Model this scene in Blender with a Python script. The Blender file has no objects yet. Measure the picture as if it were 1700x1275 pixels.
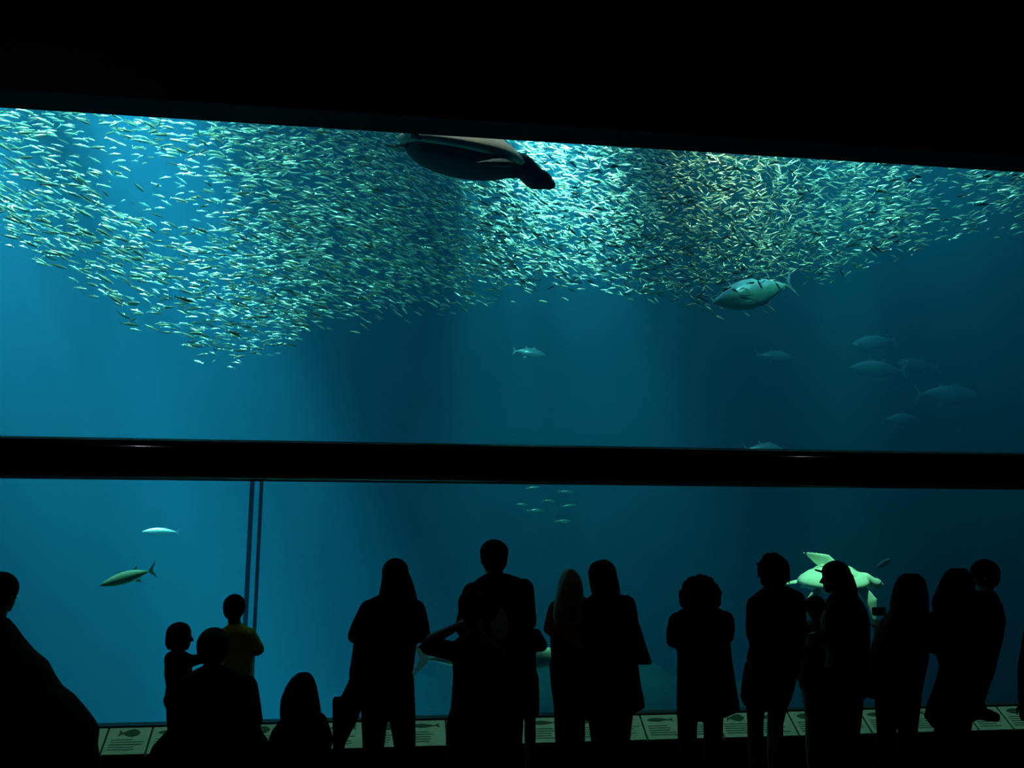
import bpy, bmesh, math, random
import numpy as np
from mathutils import Vector, Matrix

random.seed(7)
rng = np.random.default_rng(11)
SC = bpy.context.scene
COL = SC.collection
PI = math.pi

# ------------------------------------------------------------------ camera
F = 1550.0
PITCH, YAW = math.radians(10.5), math.radians(8.2)
CAM = Vector((0, 0, 1.6))
FW = Vector((math.sin(YAW) * math.cos(PITCH), math.cos(YAW) * math.cos(PITCH), math.sin(PITCH)))
RT = Vector((math.cos(YAW), -math.sin(YAW), 0))
UP = RT.cross(FW)
cd = bpy.data.cameras.new('camera')
cd.sensor_width = 36.0
cd.lens = 36.0 * F / 1700.0
cam = bpy.data.objects.new('camera', cd)
COL.objects.link(cam)
cam.matrix_world = Matrix(((RT.x, UP.x, -FW.x, CAM.x), (RT.y, UP.y, -FW.y, CAM.y), (RT.z, UP.z, -FW.z, CAM.z), (0, 0, 0, 1)))
SC.camera = cam


def at(px, py, Y):
    """Point of the plane y = Y that the photograph shows at a pixel."""
    d = FW + RT * ((px - 850) / F) - UP * ((py - 637.5) / F)
    return CAM + d * ((Y - CAM.y) / d.y)


def atz(px, z, Y):
    """Point at depth Y and height z seen in pixel column px."""
    k = (px - 850) / F
    n = RT - FW * k
    q = Vector((0, Y - CAM.y, z - CAM.z))
    return Vector((-(n.y * q.y + n.z * q.z) / n.x, Y, z))


# ------------------------------------------------------------------ world, exposure, lights
w = bpy.data.worlds.new('world')
SC.world = w
w.use_nodes = True
w.node_tree.nodes['Background'].inputs[0].default_value = (0.0, 0.0, 0.0, 1)
w.node_tree.nodes['Background'].inputs[1].default_value = 0.0
SC.view_settings.view_transform = 'Standard'
SC.view_settings.look = 'None'
SC.view_settings.exposure = 0.0
SC.view_settings.gamma = 1.0
SC.view_settings.use_curve_mapping = False
cy = SC.cycles
cy.max_bounces = 5
cy.diffuse_bounces = 2
cy.glossy_bounces = 2
cy.volume_bounces = 1
cy.transparent_max_bounces = 24
cy.caustics_reflective = False
cy.caustics_refractive = False


def spot(name, loc, target, power, color, angle, blend=0.6, size=0.25):
    l = bpy.data.lights.new(name, 'SPOT')
    l.energy = power
    l.color = color
    l.spot_size = math.radians(angle)
    l.spot_blend = blend
    l.shadow_soft_size = size
    o = bpy.data.objects.new(name, l)
    COL.objects.link(o)
    o.location = loc
    o.rotation_euler = (Vector(target) - Vector(loc)).to_track_quat('-Z', 'Y').to_euler()
    return o


def area(name, loc, target, power, color, sx, sy, spread=180):
    l = bpy.data.lights.new(name, 'AREA')
    l.shape = 'RECTANGLE'
    l.size, l.size_y = sx, sy
    l.energy = power
    l.color = color
    l.spread = math.radians(spread)
    o = bpy.data.objects.new(name, l)
    COL.objects.link(o)
    o.location = loc
    o.rotation_euler = (Vector(target) - Vector(loc)).to_track_quat('-Z', 'Y').to_euler()
    return o


GREENW = (0.5, 1.0, 0.8)
# floodlights of the tank behind the header, plus added fills for single subjects
spot('tank_flood_shaft', (-5.4, 12.0, 13.8), at(430, 860, 12.0), 120000, (0.55, 1.0, 0.98), 17, 0.8, 0.3)
spot('tank_flood_edge', (-8.6, 11.5, 13.8), at(60, 640, 11.5), 180000, (0.62, 1.0, 0.95), 18, 1.0, 0.3)
spot('tank_flood_middle', (2.2, 13.5, 9.2), at(1060, 760, 13.5), 7000, (0.55, 1.0, 0.98), 26, 1.0, 0.2)
spot('reef_fill', (1.6, 17.5, 9.2), at(900, 1080, 19.6), 3000, (0.4, 1.0, 0.8), 40, 1.0, 0.2)  # added fill that brightens the reef rocks
spot('school_flood_left', (-3.4, 7.6, 8.4), at(250, 430, 11.0), 6000, GREENW, 80, 0.8)
spot('school_flood_hot', (1.6, 9.6, 8.8), at(925, 400, 13.6), 30000, (0.65, 1.0, 0.8), 43, 1.0)
spot('school_flood_right', (5.2, 8.4, 8.8), at(1480, 360, 12.5), 5000, GREENW, 76, 0.8)
spot('school_flood_warm', (4.2, 9.2, 8.8), at(1205, 350, 13), 7500, (1.0, 0.76, 0.42), 36, 1.0)
spot('turtle_fill', (4.9, 8.3, 8.6), at(1390, 965, 9.6), 7500, (0.45, 1.0, 0.55), 11, 0.7)  # added narrow fill, brightens only the pale turtle
spot('turtle_top_fill', (0.4, 8.9, 9.3), at(760, 250, 8.3), 2600, (1.0, 1.0, 0.9), 16, 0.8)  # added fill to pick out the upper turtle's carapace
spot('pale_fish_fill', (0.7, 8.2, 8.6), at(820, 1085, 9.2), 20000, (0.45, 1.0, 0.6), 10, 0.7)  # added narrow fill for the pale fish behind the visitors
spot('slender_fish_fill', (-2.4, 7.9, 8.6), at(214, 955, 9.0), 3000, (0.45, 1.0, 0.6), 9, 0.7)  # added narrow fill for the curved slender fish
area('rail_strip_lamp', (1.8, 6.93, 2.132), (1.8, 6.86, 0), 3.6, (0.34, 1.0, 0.62), 15, 0.05, 36)
area('tank_skylight', (2.0, 15.0, 9.4), (2.0, 15.0, 0), 780, (0.45, 0.9, 1.0), 22, 10)
# two small ceiling lamps in the dark viewing hall, whose glints show on the rounded beam
for nm, px_, py_, pw in (('hall_lamp_a', 235, 742, 12.0), ('hall_lamp_b', 1330, 763, 6.0)):
    lx = at(px_, py_, 6.76).x / 0.587
    spot(nm, (lx, 4.2, 6.4), (lx * 0.85, 6.2, 1.5), pw, (0.8, 0.87, 1.0), 110, 0.7, 0.04)


# ------------------------------------------------------------------ materials
def mat(name, color, rough=0.8, metal=0.0, spec=0.3, noise=0.0, scale=30.0, bump=0.0):
    m = bpy.data.materials.new(name)
    m.use_nodes = True
    nt = m.node_tree
    b = nt.nodes['Principled BSDF']
    b.inputs['Base Color'].default_value = (*color, 1)
    b.inputs['Roughness'].default_value = rough
    b.inputs['Metallic'].default_value = metal
    b.inputs['Specular IOR Level'].default_value = spec
    if noise or bump:
        tc = nt.nodes.new('ShaderNodeTexCoord')
        n = nt.nodes.new('ShaderNodeTexNoise')
        n.inputs['Scale'].default_value = scale
        n.inputs['Detail'].default_value = 4
        nt.links.new(tc.outputs['Object'], n.inputs['Vector'])
        if noise:
            mx = nt.nodes.new('ShaderNodeMix')
            mx.data_type = 'RGBA'
            mx.inputs[6].default_value = (*[c * (1 - noise) for c in color], 1)
            mx.inputs[7].default_value = (*[min(1, c * (1 + noise)) for c in color], 1)
            nt.links.new(n.outputs['Fac'], mx.inputs[0])
            nt.links.new(mx.outputs[2], b.inputs['Base Color'])
        if bump:
            bp = nt.nodes.new('ShaderNodeBump')
            bp.inputs['Strength'].default_value = bump
            nt.links.new(n.outputs['Fac'], bp.inputs['Height'])
            nt.links.new(bp.outputs['Normal'], b.inputs['Normal'])
    return m


def mat_fish(name, rough, metal):
    m = mat(name, (0.5, 0.5, 0.5), rough, metal, 0.5)
    nt = m.node_tree
    a = nt.nodes.new('ShaderNodeAttribute')
    a.attribute_name = 'tint'
    nt.links.new(a.outputs['Color'], nt.nodes['Principled BSDF'].inputs['Base Color'])
    return m


def mat_glass():
    m = bpy.data.materials.new('tank_glass')
    m.use_nodes = True
    nt = m.node_tree
    nt.nodes.clear()
    out = nt.nodes.new('ShaderNodeOutputMaterial')
    mx = nt.nodes.new('ShaderNodeMixShader')
    t = nt.nodes.new('ShaderNodeBsdfTransparent')
    t.inputs[0].default_value = (0.97, 0.99, 1.0, 1)
    g = nt.nodes.new('ShaderNodeBsdfGlossy')
    g.inputs['Roughness'].default_value = 0.0
    fr = nt.nodes.new('ShaderNodeFresnel')
    fr.inputs[0].default_value = 1.08
    nt.links.new(fr.outputs[0], mx.inputs[0])
    nt.links.new(t.outputs[0], mx.inputs[1])
    nt.links.new(g.outputs[0], mx.inputs[2])
    nt.links.new(mx.outputs[0], out.inputs[0])
    return m


def mat_beam():
    m = bpy.data.materials.new('black_lacquer')
    m.use_nodes = True
    nt = m.node_tree
    nt.nodes.clear()
    out = nt.nodes.new('ShaderNodeOutputMaterial')
    mx = nt.nodes.new('ShaderNodeMixShader')
    mx.inputs[0].default_value = 0.05
    d = nt.nodes.new('ShaderNodeBsdfDiffuse')
    d.inputs[0].default_value = (0.006, 0.006, 0.008, 1)
    g = nt.nodes.new('ShaderNodeBsdfGlossy')
    g.inputs['Roughness'].default_value = 0.09
    nt.links.new(d.outputs[0], mx.inputs[1])
    nt.links.new(g.outputs[0], mx.inputs[2])
    nt.links.new(mx.outputs[0], out.inputs[0])
    return m


def mat_seal():
    m = bpy.data.materials.new('smoky_sealant')
    m.use_nodes = True
    nt = m.node_tree
    nt.nodes.clear()
    out = nt.nodes.new('ShaderNodeOutputMaterial')
    mx = nt.nodes.new('ShaderNodeMixShader')
    mx.inputs[0].default_value = 0.55
    t = nt.nodes.new('ShaderNodeBsdfTransparent')
    t.inputs[0].default_value = (0.5, 0.8, 0.9, 1)
    d = nt.nodes.new('ShaderNodeBsdfDiffuse')
    d.inputs[0].default_value = (0.003, 0.008, 0.012, 1)
    nt.links.new(t.outputs[0], mx.inputs[1])
    nt.links.new(d.outputs[0], mx.inputs[2])
    nt.links.new(mx.outputs[0], out.inputs[0])
    return m


def mat_water():
    m = bpy.data.materials.new('sea_water')
    m.use_nodes = True
    nt = m.node_tree
    nt.nodes.clear()
    out = nt.nodes.new('ShaderNodeOutputMaterial')
    add = nt.nodes.new('ShaderNodeAddShader')
    s = nt.nodes.new('ShaderNodeVolumeScatter')
    s.inputs['Color'].default_value = (0.05, 0.53, 1.0, 1)
    s.inputs['Density'].default_value = 0.03
    s.inputs['Anisotropy'].default_value = 0.0
    a = nt.nodes.new('ShaderNodeVolumeAbsorption')
    a.inputs['Color'].default_value = (0.2, 0.62, 0.66, 1)
    a.inputs['Density'].default_value = 0.19
    nt.links.new(s.outputs[0], add.inputs[0])
    nt.links.new(a.outputs[0], add.inputs[1])
    nt.links.new(add.outputs[0], out.inputs['Volume'])
    return m


M = {
    'wall': mat('dark_wall_paint', (0.012, 0.016, 0.018), 0.9, noise=0.3),
    'carpet': mat('dark_carpet', (0.014, 0.015, 0.016), 1.0, noise=0.4, scale=200, bump=0.3),
    'beam': mat_beam(),
    'tank': mat('blue_tank_paint', (0.004, 0.05, 0.11), 0.9, noise=0.15, scale=0.4),
    'lid': mat('tank_top_dark', (0.01, 0.02, 0.03), 0.9),
    'sand': mat('tank_sand', (0.16, 0.3, 0.27), 0.95, noise=0.5, scale=1.5),
    'rock': mat('reef_rock', (0.035, 0.09, 0.075), 0.95, noise=0.6, scale=4, bump=0.6),
    'seal': mat_seal(),
    'glass': mat_glass(),
    'panel': mat('graphic_panel_face', (0.5, 0.62, 0.5), 0.6, noise=0.25, scale=9),
    'ink': mat('panel_ink', (0.03, 0.10, 0.07), 0.7),
    'rail': mat('rail_black', (0.02, 0.022, 0.022), 0.6),
    'sardine': mat_fish('sardine_scales', 0.28, 0.55),
    'tuna': mat_fish('tuna_skin', 0.35, 0.25),
    'fin': mat('fish_fin', (0.06, 0.15, 0.19), 0.5),
    'eye': mat('dark_eye', (0.01, 0.01, 0.01), 0.1, spec=0.8),
    'turtle_shaded_skin': mat('turtle_shaded_skin', (0.02, 0.022, 0.02), 0.7, noise=0.5, scale=14),  # skin darkened to carry the shade of the backlit turtle
    'lit_skin': mat('turtle_lit_skin', (0.75, 0.86, 0.7), 0.6, noise=0.2, scale=9),  # skin lightened to carry strong light, also on the pale fish's fins
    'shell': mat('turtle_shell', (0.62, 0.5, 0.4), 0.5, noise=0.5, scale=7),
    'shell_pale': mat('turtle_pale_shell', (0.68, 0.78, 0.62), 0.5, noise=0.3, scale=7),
    'skin': mat('skin', (0.30, 0.19, 0.14), 0.6),
    'hair': mat('dark_hair', (0.008, 0.007, 0.006), 0.8, spec=0.04, noise=0.5, scale=60),
    'blond': mat('blond_hair', (0.34, 0.27, 0.15), 0.5, noise=0.3, scale=60),
    'grey_hair': mat('grey_hair', (0.045, 0.048, 0.045), 0.8, spec=0.04, noise=0.5, scale=60),
    'black': mat('black_cloth', (0.010, 0.011, 0.012), 0.95, spec=0.1, noise=0.3),
    'navy': mat('navy_cloth', (0.010, 0.013, 0.022), 0.95, spec=0.1, noise=0.3),
    'brown': mat('brown_cloth', (0.022, 0.016, 0.013), 0.95, spec=0.1, noise=0.3),
    'grey': mat('grey_cloth', (0.035, 0.04, 0.04), 0.95, spec=0.1, noise=0.3),
    'denim': mat('dark_denim', (0.010, 0.014, 0.022), 0.95, spec=0.1, noise=0.3),
    'yellow': mat('yellow_cloth', (0.55, 0.5, 0.06), 0.9, spec=0.1),
    'red': mat('red_cloth', (0.5, 0.05, 0.04), 0.9, spec=0.1),
    'pale': mat('pale_print', (0.5, 0.6, 0.5), 0.9, spec=0.1, noise=0.6, scale=25),
    'shoe': mat('dark_shoe', (0.012, 0.012, 0.012), 0.7),
    'olive': mat('patterned_cloth', (0.05, 0.045, 0.03), 0.95, spec=0.1, noise=0.9, scale=22),
}


# ------------------------------------------------------------------ mesh helpers
def link(name, me, m, parent=None, smooth=True, **props):
    if m is not None:
        me.materials.clear()
        me.materials.append(m)
    if smooth:
        me.polygons.foreach_set('use_smooth', [True] * len(me.polygons))
    o = bpy.data.objects.new(name, me)
    COL.objects.link(o)
    if parent is not None:
        o.parent = parent
        o.matrix_parent_inverse = parent.matrix_world.inverted()
    for k, v in props.items():
        o[k] = v
    return o


def tag(o, label, category, group=None):
    o['label'] = label
    o['category'] = category
    if group:
        o['group'] = group
    return o


def empty(name, loc, label, category, group=None):
    o = bpy.data.objects.new(name, None)
    o.empty_display_size = 0.1
    COL.objects.link(o)
    o.location = loc
    o.matrix_world = Matrix.Translation(Vector(loc))
    return tag(o, label, category, group)


def bm_mesh(bm, name='mesh'):
    bmesh.ops.recalc_face_normals(bm, faces=bm.faces)
    me = bpy.data.meshes.new(name)
    bm.to_mesh(me)
    bm.free()
    return me


def box_bm(bm, x0, x1, y0, y1, z0, z1):
    v = [bm.verts.new(p) for p in ((x0, y0, z0), (x1, y0, z0), (x1, y1, z0), (x0, y1, z0), (x0, y0, z1), (x1, y0, z1), (x1, y1, z1), (x0, y1, z1))]
    for f in ((0, 3, 2, 1), (4, 5, 6, 7), (0, 1, 5, 4), (1, 2, 6, 5), (2, 3, 7, 6), (3, 0, 4, 7)):
        bm.faces.new([v[i] for i in f])
    return v


def box(name, x0, x1, y0, y1, z0, z1, m, parent=None, **props):
    bm = bmesh.new()
    box_bm(bm, x0, x1, y0, y1, z0, z1)
    return link(name, bm_mesh(bm, name), m, parent, smooth=False, **props)


def loft(bm, rings):
    """Closed skin over a list of rings (each a list of equally many points)."""
    vs = [[bm.verts.new(p) for p in r] for r in rings]
    n = len(rings[0])
    for a, b in zip(vs, vs[1:]):
        for i in range(n):
            bm.faces.new((a[i], a[(i + 1) % n], b[(i + 1) % n], b[i]))
    bm.faces.new(vs[0])
    bm.faces.new(vs[-1][::-1])


def frame_of(t, hint=Vector((0.3, 1, 0.2))):
    t = t.normalized()
    u = hint.cross(t)
    if u.length < 1e-4:
        u = Vector((1, 0, 0)).cross(t)
    u.normalize()
    return u, t.cross(u).normalized()


def tube(bm, pts, rad, n=14, flat=1.0, hint=Vector((0.3, 1, 0.2))):
    """Tapered limb along pts with rounded ends; flat < 1 squashes it along the second axis."""
    pts = [Vector(p) for p in pts]
    P, R = [], []
    d0 = (pts[0] - pts[1]).normalized()
    d1 = (pts[-1] - pts[-2]).normalized()
    for k, s in ((0.85, 0.5), (0.5, 0.86)):
        P.append(pts[0] + d0 * rad[0] * k)
        R.append(rad[0] * s)
    for i in range(len(pts)):
        P.append(pts[i])
        R.append(rad[i])
        if i < len(pts) - 1:
            P.append((pts[i] + pts[i + 1]) / 2)
            R.append((rad[i] + rad[i + 1]) / 2)
    for k, s in ((0.5, 0.86), (0.85, 0.5)):
        P.append(pts[-1] + d1 * rad[-1] * k)
        R.append(rad[-1] * s)
    rings = []
    for i, p in enumerate(P):
        a = P[max(i - 1, 0)]
        b = P[min(i + 1, len(P) - 1)]
        u, v = frame_of(b - a, hint)
        rings.append([p + u * math.cos(2 * PI * k / n) * R[i] + v * math.sin(2 * PI * k / n) * R[i] * flat for k in range(n)])
    loft(bm, rings)


def ball(bm, c, r, rot=None, sub=2):
    """Ellipsoid with half axes r."""
    mtx = Matrix.Translation(Vector(c)) @ (rot.to_4x4() if rot else Matrix()) @ Matrix.Diagonal((*r, 1))
    bmesh.ops.create_icosphere(bm, subdivisions=sub, radius=1.0, matrix=mtx)


def remesh(bm, voxel, smooth=2, name='mesh'):
    """Fuse overlapping closed shells into one continuous skin."""
    me = bm_mesh(bm, name)
    o = bpy.data.objects.new('tmp', me)
    COL.objects.link(o)
    md = o.modifiers.new('r', 'REMESH')
    md.mode = 'VOXEL'
    md.voxel_size = voxel
    if smooth:
        s = o.modifiers.new('s', 'SMOOTH')
        s.factor = 0.5
        s.iterations = smooth
    dg = bpy.context.evaluated_depsgraph_get()
    out = bpy.data.meshes.new_from_object(o.evaluated_get(dg))
    bpy.data.objects.remove(o)
    bpy.data.meshes.remove(me)
    out.name = name
    return out


# ------------------------------------------------------------------ the hall and the tank shell
GY = 7.0                      # plane of the tank window
X0, X1 = -13.0, 17.0
box('floor', -7.5, 11.5, -4, 6.98, -0.2, 0, M['carpet'], kind='structure')
box('wall_left', -7.7, -7.5, -4, 6.7, 0, 6.5, M['wall'], kind='structure')
box('wall_right', 11.5, 11.7, -4, 6.7, 0, 6.5, M['wall'], kind='structure')
box('wall_back', -7.7, 11.7, -4.2, -4, 0, 6.5, M['wall'], kind='structure')
box('ceiling', -7.7, 11.7, -4.2, 6.7, 6.5, 6.7, M['wall'], kind='structure')
box('wall_header', X0, X1, 6.7, GY, 4.92, 14.5, M['wall'], kind='structure')
box('wall_sill', X0, X1, GY - 0.02, GY + 0.12, -3.0, 0.47, M['rail'], kind='structure')
# rounded, glossy beam across the window
bm = bmesh.new()
prof = []
yb0, yb1, zb0, zb1 = 6.74, 6.99, 2.138, 2.425
for cx, cz, a0, r in ((yb1 - 0.03, zb1 - 0.03, 0, 0.03), (yb0 + 0.12, zb1 - 0.12, 90, 0.12), (yb0 + 0.08, zb0 + 0.08, 180, 0.08), (yb1 - 0.03, zb0 + 0.03, 270, 0.03)):
    for k in range(9):
        a = math.radians(a0 + k * 90 / 8)
        prof.append((cx + math.cos(a) * r, cz + math.sin(a) * r))
loft(bm, [[Vector((x, y, z)) for y, z in prof] for x in (X0, X0 + 0.02, X1 - 0.02, X1)])
link('trim_1', bm_mesh(bm), M['beam'], None, True, kind='structure')
# panes: one above the beam, two below with the sealed joint between them
jl = at(408.5, 990, GY).x
jr = at(424.5, 990, GY).x
win1 = box('window_1', X0, X1, GY + 0.005, GY + 0.03, 2.42, 4.95, M['glass'], kind='structure')
win2 = box('window_2', X0, jl, GY + 0.005, GY + 0.03, 0.46, 2.15, M['glass'], kind='structure')
win3 = box('window_3', jr, X1, GY + 0.005, GY + 0.03, 0.46, 2.15, M['glass'], kind='structure')
box('trim_2', jl + 0.02, jr - 0.016, GY + 0.012, GY + 0.022, 0.46, 2.15, M['glass'], kind='structure')
box('sealant_strip', jl - 0.012, jl + 0.016, GY - 0.004, GY + 0.034, 0.46, 2.16, M['seal'], win2)
box('sealant_strip', jr - 0.010, jr + 0.012, GY - 0.004, GY + 0.034, 0.46, 2.16, M['seal'], win3)
# tank
TB = 22.0
box('wall_tank_back', X0, X1, TB, TB + 0.3, -3.2, 14.5, M['tank'], kind='structure')
box('wall_tank_left', X0 - 0.3, X0, GY, TB + 0.3, -3.2, 14.5, M['tank'], kind='structure')
box('wall_tank_right', X1, X1 + 0.3, GY, TB + 0.3, -3.2, 14.5, M['tank'], kind='structure')
box('floor_tank', X0 - 0.3, X1 + 0.3, GY + 0.1, TB + 0.3, -3.4, -3.0, M['sand'], kind='structure')
box('ceiling_tank', X0 - 0.3, X1 + 0.3, 6.7, TB + 0.3, 14.5, 14.7, M['lid'], kind='structure')
wat = box('water', X0 + 0.01, X1 - 0.01, GY + 0.04, TB - 0.01, -2.99, 9.65, None, kind='structure')
wat.data.materials.append(mat_water())

# ------------------------------------------------------------------ graphic rail under the window
ra, rb = Vector((0, 6.777, 0.322)), Vector((0, 6.985, 0.468))
su = (rb - ra)
sl = su.length
sd = su.normalized()
sn = Vector((0, -sd.z, sd.y))
rail = empty('graphic_rail', (1.5, 6.88, 0), 'long low rail of sloping picture panels along the foot of the tank window', 'info rail')
bm = bmesh.new()
RX0, RX1 = -7.4, 11.4
o1, o2 = ra - sn * 0.012, rb - sn * 0.012
loft(bm, [[Vector((x, o1.y - 0.004, 0)), Vector((x, o1.y - 0.004, o1.z - 0.01)), Vector((x, o1.y, o1.z)), Vector((x, o2.y, o2.z)), Vector((x, o2.y, 0))] for x in (RX0, RX1)])
link('rail_body', bm_mesh(bm), M['rail'], rail, False)


def on_panel(x, t, h=0.0):
    return Vector((x, 0, 0)) + ra + sd * (t * sl) + sn * h


def panel_fish(x, wd, flip, kind):
    """Flat fish picture set on a panel."""
    bm = bmesh.new()
    L, H = wd * (0.62, 0.5, 0.7)[kind], sl * (0.10, 0.13, 0.07)[kind]
    out = []
    for k in range(9):
        u = k / 8
        out.append((u * 0.8, math.sin(PI * u ** 0.8) * 0.9 + 0.12))
    pts = [(u, v) for u, v in out] + [(1.0, 1.0), (0.93, 0.0), (1.0, -1.0)] + [(u, -v) for u, v in out[::-1]]
    vs = []
    for u, v in pts:
        xx = x + (u - 0.5) * L * (-1 if flip else 1)
        vs.append(bm.verts.new(on_panel(xx, 0.74, 0.0018) + sd * v * H))
    bm.faces.new(vs)
    return bm_mesh(bm)


PW = 0.285
i = 0
jx = at(1061, 1179, 6.985).x
x = jx - PW * 40
while x < RX1 - PW:
    if x > RX0:
        bm = bmesh.new()
        g = 0.007
        a = [on_panel(x + g, 0.012, h) for h in (-0.012, 0)]
        c = [on_panel(x + PW - g, 0.012, h) for h in (-0.012, 0)]
        d = [on_panel(x + PW - g, 0.93, h) for h in (-0.012, 0)]
        e = [on_panel(x + g, 0.93, h) for h in (-0.012, 0)]
        loft(bm, [[a[0], c[0], d[0], e[0]], [a[1], c[1], d[1], e[1]]])
        p = link('panel', bm_mesh(bm), M['panel'], rail, False)
        link('fish_picture', panel_fish(x + PW / 2, PW, i % 3 == 1, i % 3), M['ink'], p, False)
        bm = bmesh.new()
        for r in range(5):
            t = 0.16 + r * 0.085
            w_ = PW * random.uniform(0.45, 0.78)
            q = [on_panel(x + 0.035, t, 0.0015), on_panel(x + 0.035 + w_, t, 0.0015), on_panel(x + 0.035 + w_, t + 0.022, 0.0015), on_panel(x + 0.035, t + 0.022, 0.0015)]
            bm.faces.new([bm.verts.new(v) for v in q])
        link('caption_lines', bm_mesh(bm), M['ink'], p, False, kind='stuff')
        i += 1
    x += PW


# ------------------------------------------------------------------ fish
def fish_arrays(n=8, depth=0.5, width=0.3, tail=0.5, bend=0.0):
    """Small fish, length 1 along +x (nose at x = 0.5): verts, faces, tint (0 back .. 1 belly)."""
    V, Fc, T = [], [], []
    st = [(0.5, 0.06), (0.42, 0.5), (0.26, 0.92), (0.02, 1.0), (-0.22, 0.6), (-0.38, 0.2)]
    for x, s in st:
        yb = bend * (0.5 - x) ** 2
        for k in range(n):
            a = 2 * PI * k / n
            V.append((x, math.cos(a) * width * s * 0.5 + yb, math.sin(a) * depth * s * 0.5))
            T.append(0.5 - 0.5 * math.sin(a))
    for r in range(len(st) - 1):
        for k in range(n):
            Fc.append((r * n + k, r * n + (k + 1) % n, (r + 1) * n + (k + 1) % n, (r + 1) * n + k))
    Fc.append(tuple(range(n)))
    b = len(V)
    yb = bend * 0.98 ** 2
    th = width * 0.05
    for s in (-1, 1):
        for x, z in ((-0.34, 0.0), (-0.5, tail * 0.5), (-0.43, 0.0), (-0.5, -tail * 0.5)):
            V.append((x, yb + s * th * (1 if x > -0.4 else 0.2), z))
            T.append(0.3)
    Fc += [(b, b + 1, b + 2), (b, b + 2, b + 3), (b + 4, b + 6, b + 5), (b + 4, b + 7, b + 6)]
    c = len(V)
    for x, y, z in ((0.12, 0, depth * 0.46), (-0.02, 0, depth * 0.8), (-0.1, 0, depth * 0.4), (0.0, width * 0.06, depth * 0.45)):
        V.append((x, y + bend * (0.5 - x) ** 2, z))
        T.append(0.1)
    Fc += [(c, c + 1, c + 3), (c + 1, c + 2, c + 3), (c, c + 2, c + 1)]
    return np.array(V), Fc, np.array(T)


def tinted(me, cols):
    at_ = me.color_attributes.new('tint', 'FLOAT_COLOR', 'POINT')
    at_.data.foreach_set('color', np.asarray(cols, dtype=np.float32).ravel())


def sardine_cols(T, bright=1.0, warm_light=0.0):
    back = np.array([0.10, 0.22, 0.20])
    side = np.array([0.42, 0.80, 0.64]) * (1 - warm_light) + np.array([0.85, 0.72, 0.5]) * warm_light
    k = np.clip((T - 0.22) / 0.2, 0, 1)[:, None]
    c = (back * (1 - k) + side * k) * bright
    return np.concatenate([np.clip(c, 0, 1), np.ones((len(T), 1))], axis=1)


LOW = [(-260, 330), (-100, 370), (0, 400), (60, 435), (120, 470), (180, 502), (230, 545), (300, 575), (350, 602), (400, 600), (460, 585), (520, 550), (600, 530),
       (700, 515), (800, 503), (870, 485), (950, 480), (1050, 488), (1130, 505), (1180, 522), (1270, 512), (1310, 472), (1380, 465),
       (1480, 428), (1560, 402), (1700, 382), (1850, 350), (1990, 330)]
lowx, lowy = zip(*LOW)


def density(px, py):
    top = 178 + 0.0641 * px
    low = np.interp(px, lowx, lowy) + random.gauss(0, 9)
    if py > low or py < top - 60:
        return 0.0
    d = np.interp(px, [-260, 0, 150, 300, 450, 600, 850, 950, 1150, 1350, 1500, 1620, 1990], [0.28, 0.33, 0.28, 0.34, 0.68, 0.85, 1.0, 1.0, 0.95, 0.8, 0.85, 0.7, 0.6])
    # open blue lanes in the shoal
    for cx, cy_, rx, ry, k in ((240, 300, 75, 60, 0.9), (330, 330, 90, 40, 0.6), (120, 250, 90, 60, 0.55), (300, 390, 60, 40, 0.5), (1570, 320, 45, 70, 0.8), (540, 290, 60, 50, 0.35), (1660, 360, 60, 40, 0.5)):
        e = ((px - cx) / rx) ** 2 + ((py - cy_) / ry) ** 2
        d *= 1 - k * math.exp(-e)
    edge = (low - py)
    if edge < 60:
        d *= 0.3 + 0.7 * edge / 60
    return d


def heading(px, py):
    """Slope of the fish in the picture (degrees, positive = nose side lower to the right) and its scatter."""
    s = np.interp(px, [-200, 0, 200, 350, 500, 650, 900, 1100, 1250, 1400, 1700], [16, 18, 16, 6, 10, 22, 16, 10, 4, -6, -12])
    if py < 260 + 0.064 * px and px < 600:
        s *= 0.35
    sc = np.interp(px, [0, 700, 900, 1150, 1300, 1500, 1700], [10, 13, 20, 26, 34, 16, 12])
    return s, sc


def yaw_pitch_matrix(pos, slope, yaw, roll, right):
    """Fish axes: nose along +x of the hall (or -x), sloped in the picture plane, turned in depth by yaw."""
    s = 1 if right else -1
    nose = Vector((math.cos(yaw) * math.cos(slope) * s, math.sin(yaw), -math.sin(slope) * math.cos(yaw) * s))
    nose.normalize()
    upv = Vector((0, 0, 1))
    side = upv.cross(nose).normalized()
    upv = nose.cross(side)
    q = Matrix.Rotation(roll, 3, nose)
    side, upv = q @ side, q @ upv
    return Matrix(((nose.x, side.x, upv.x, pos.x), (nose.y, side.y, upv.y, pos.y), (nose.z, side.z, upv.z, pos.z), (0, 0, 0, 1)))


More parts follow.
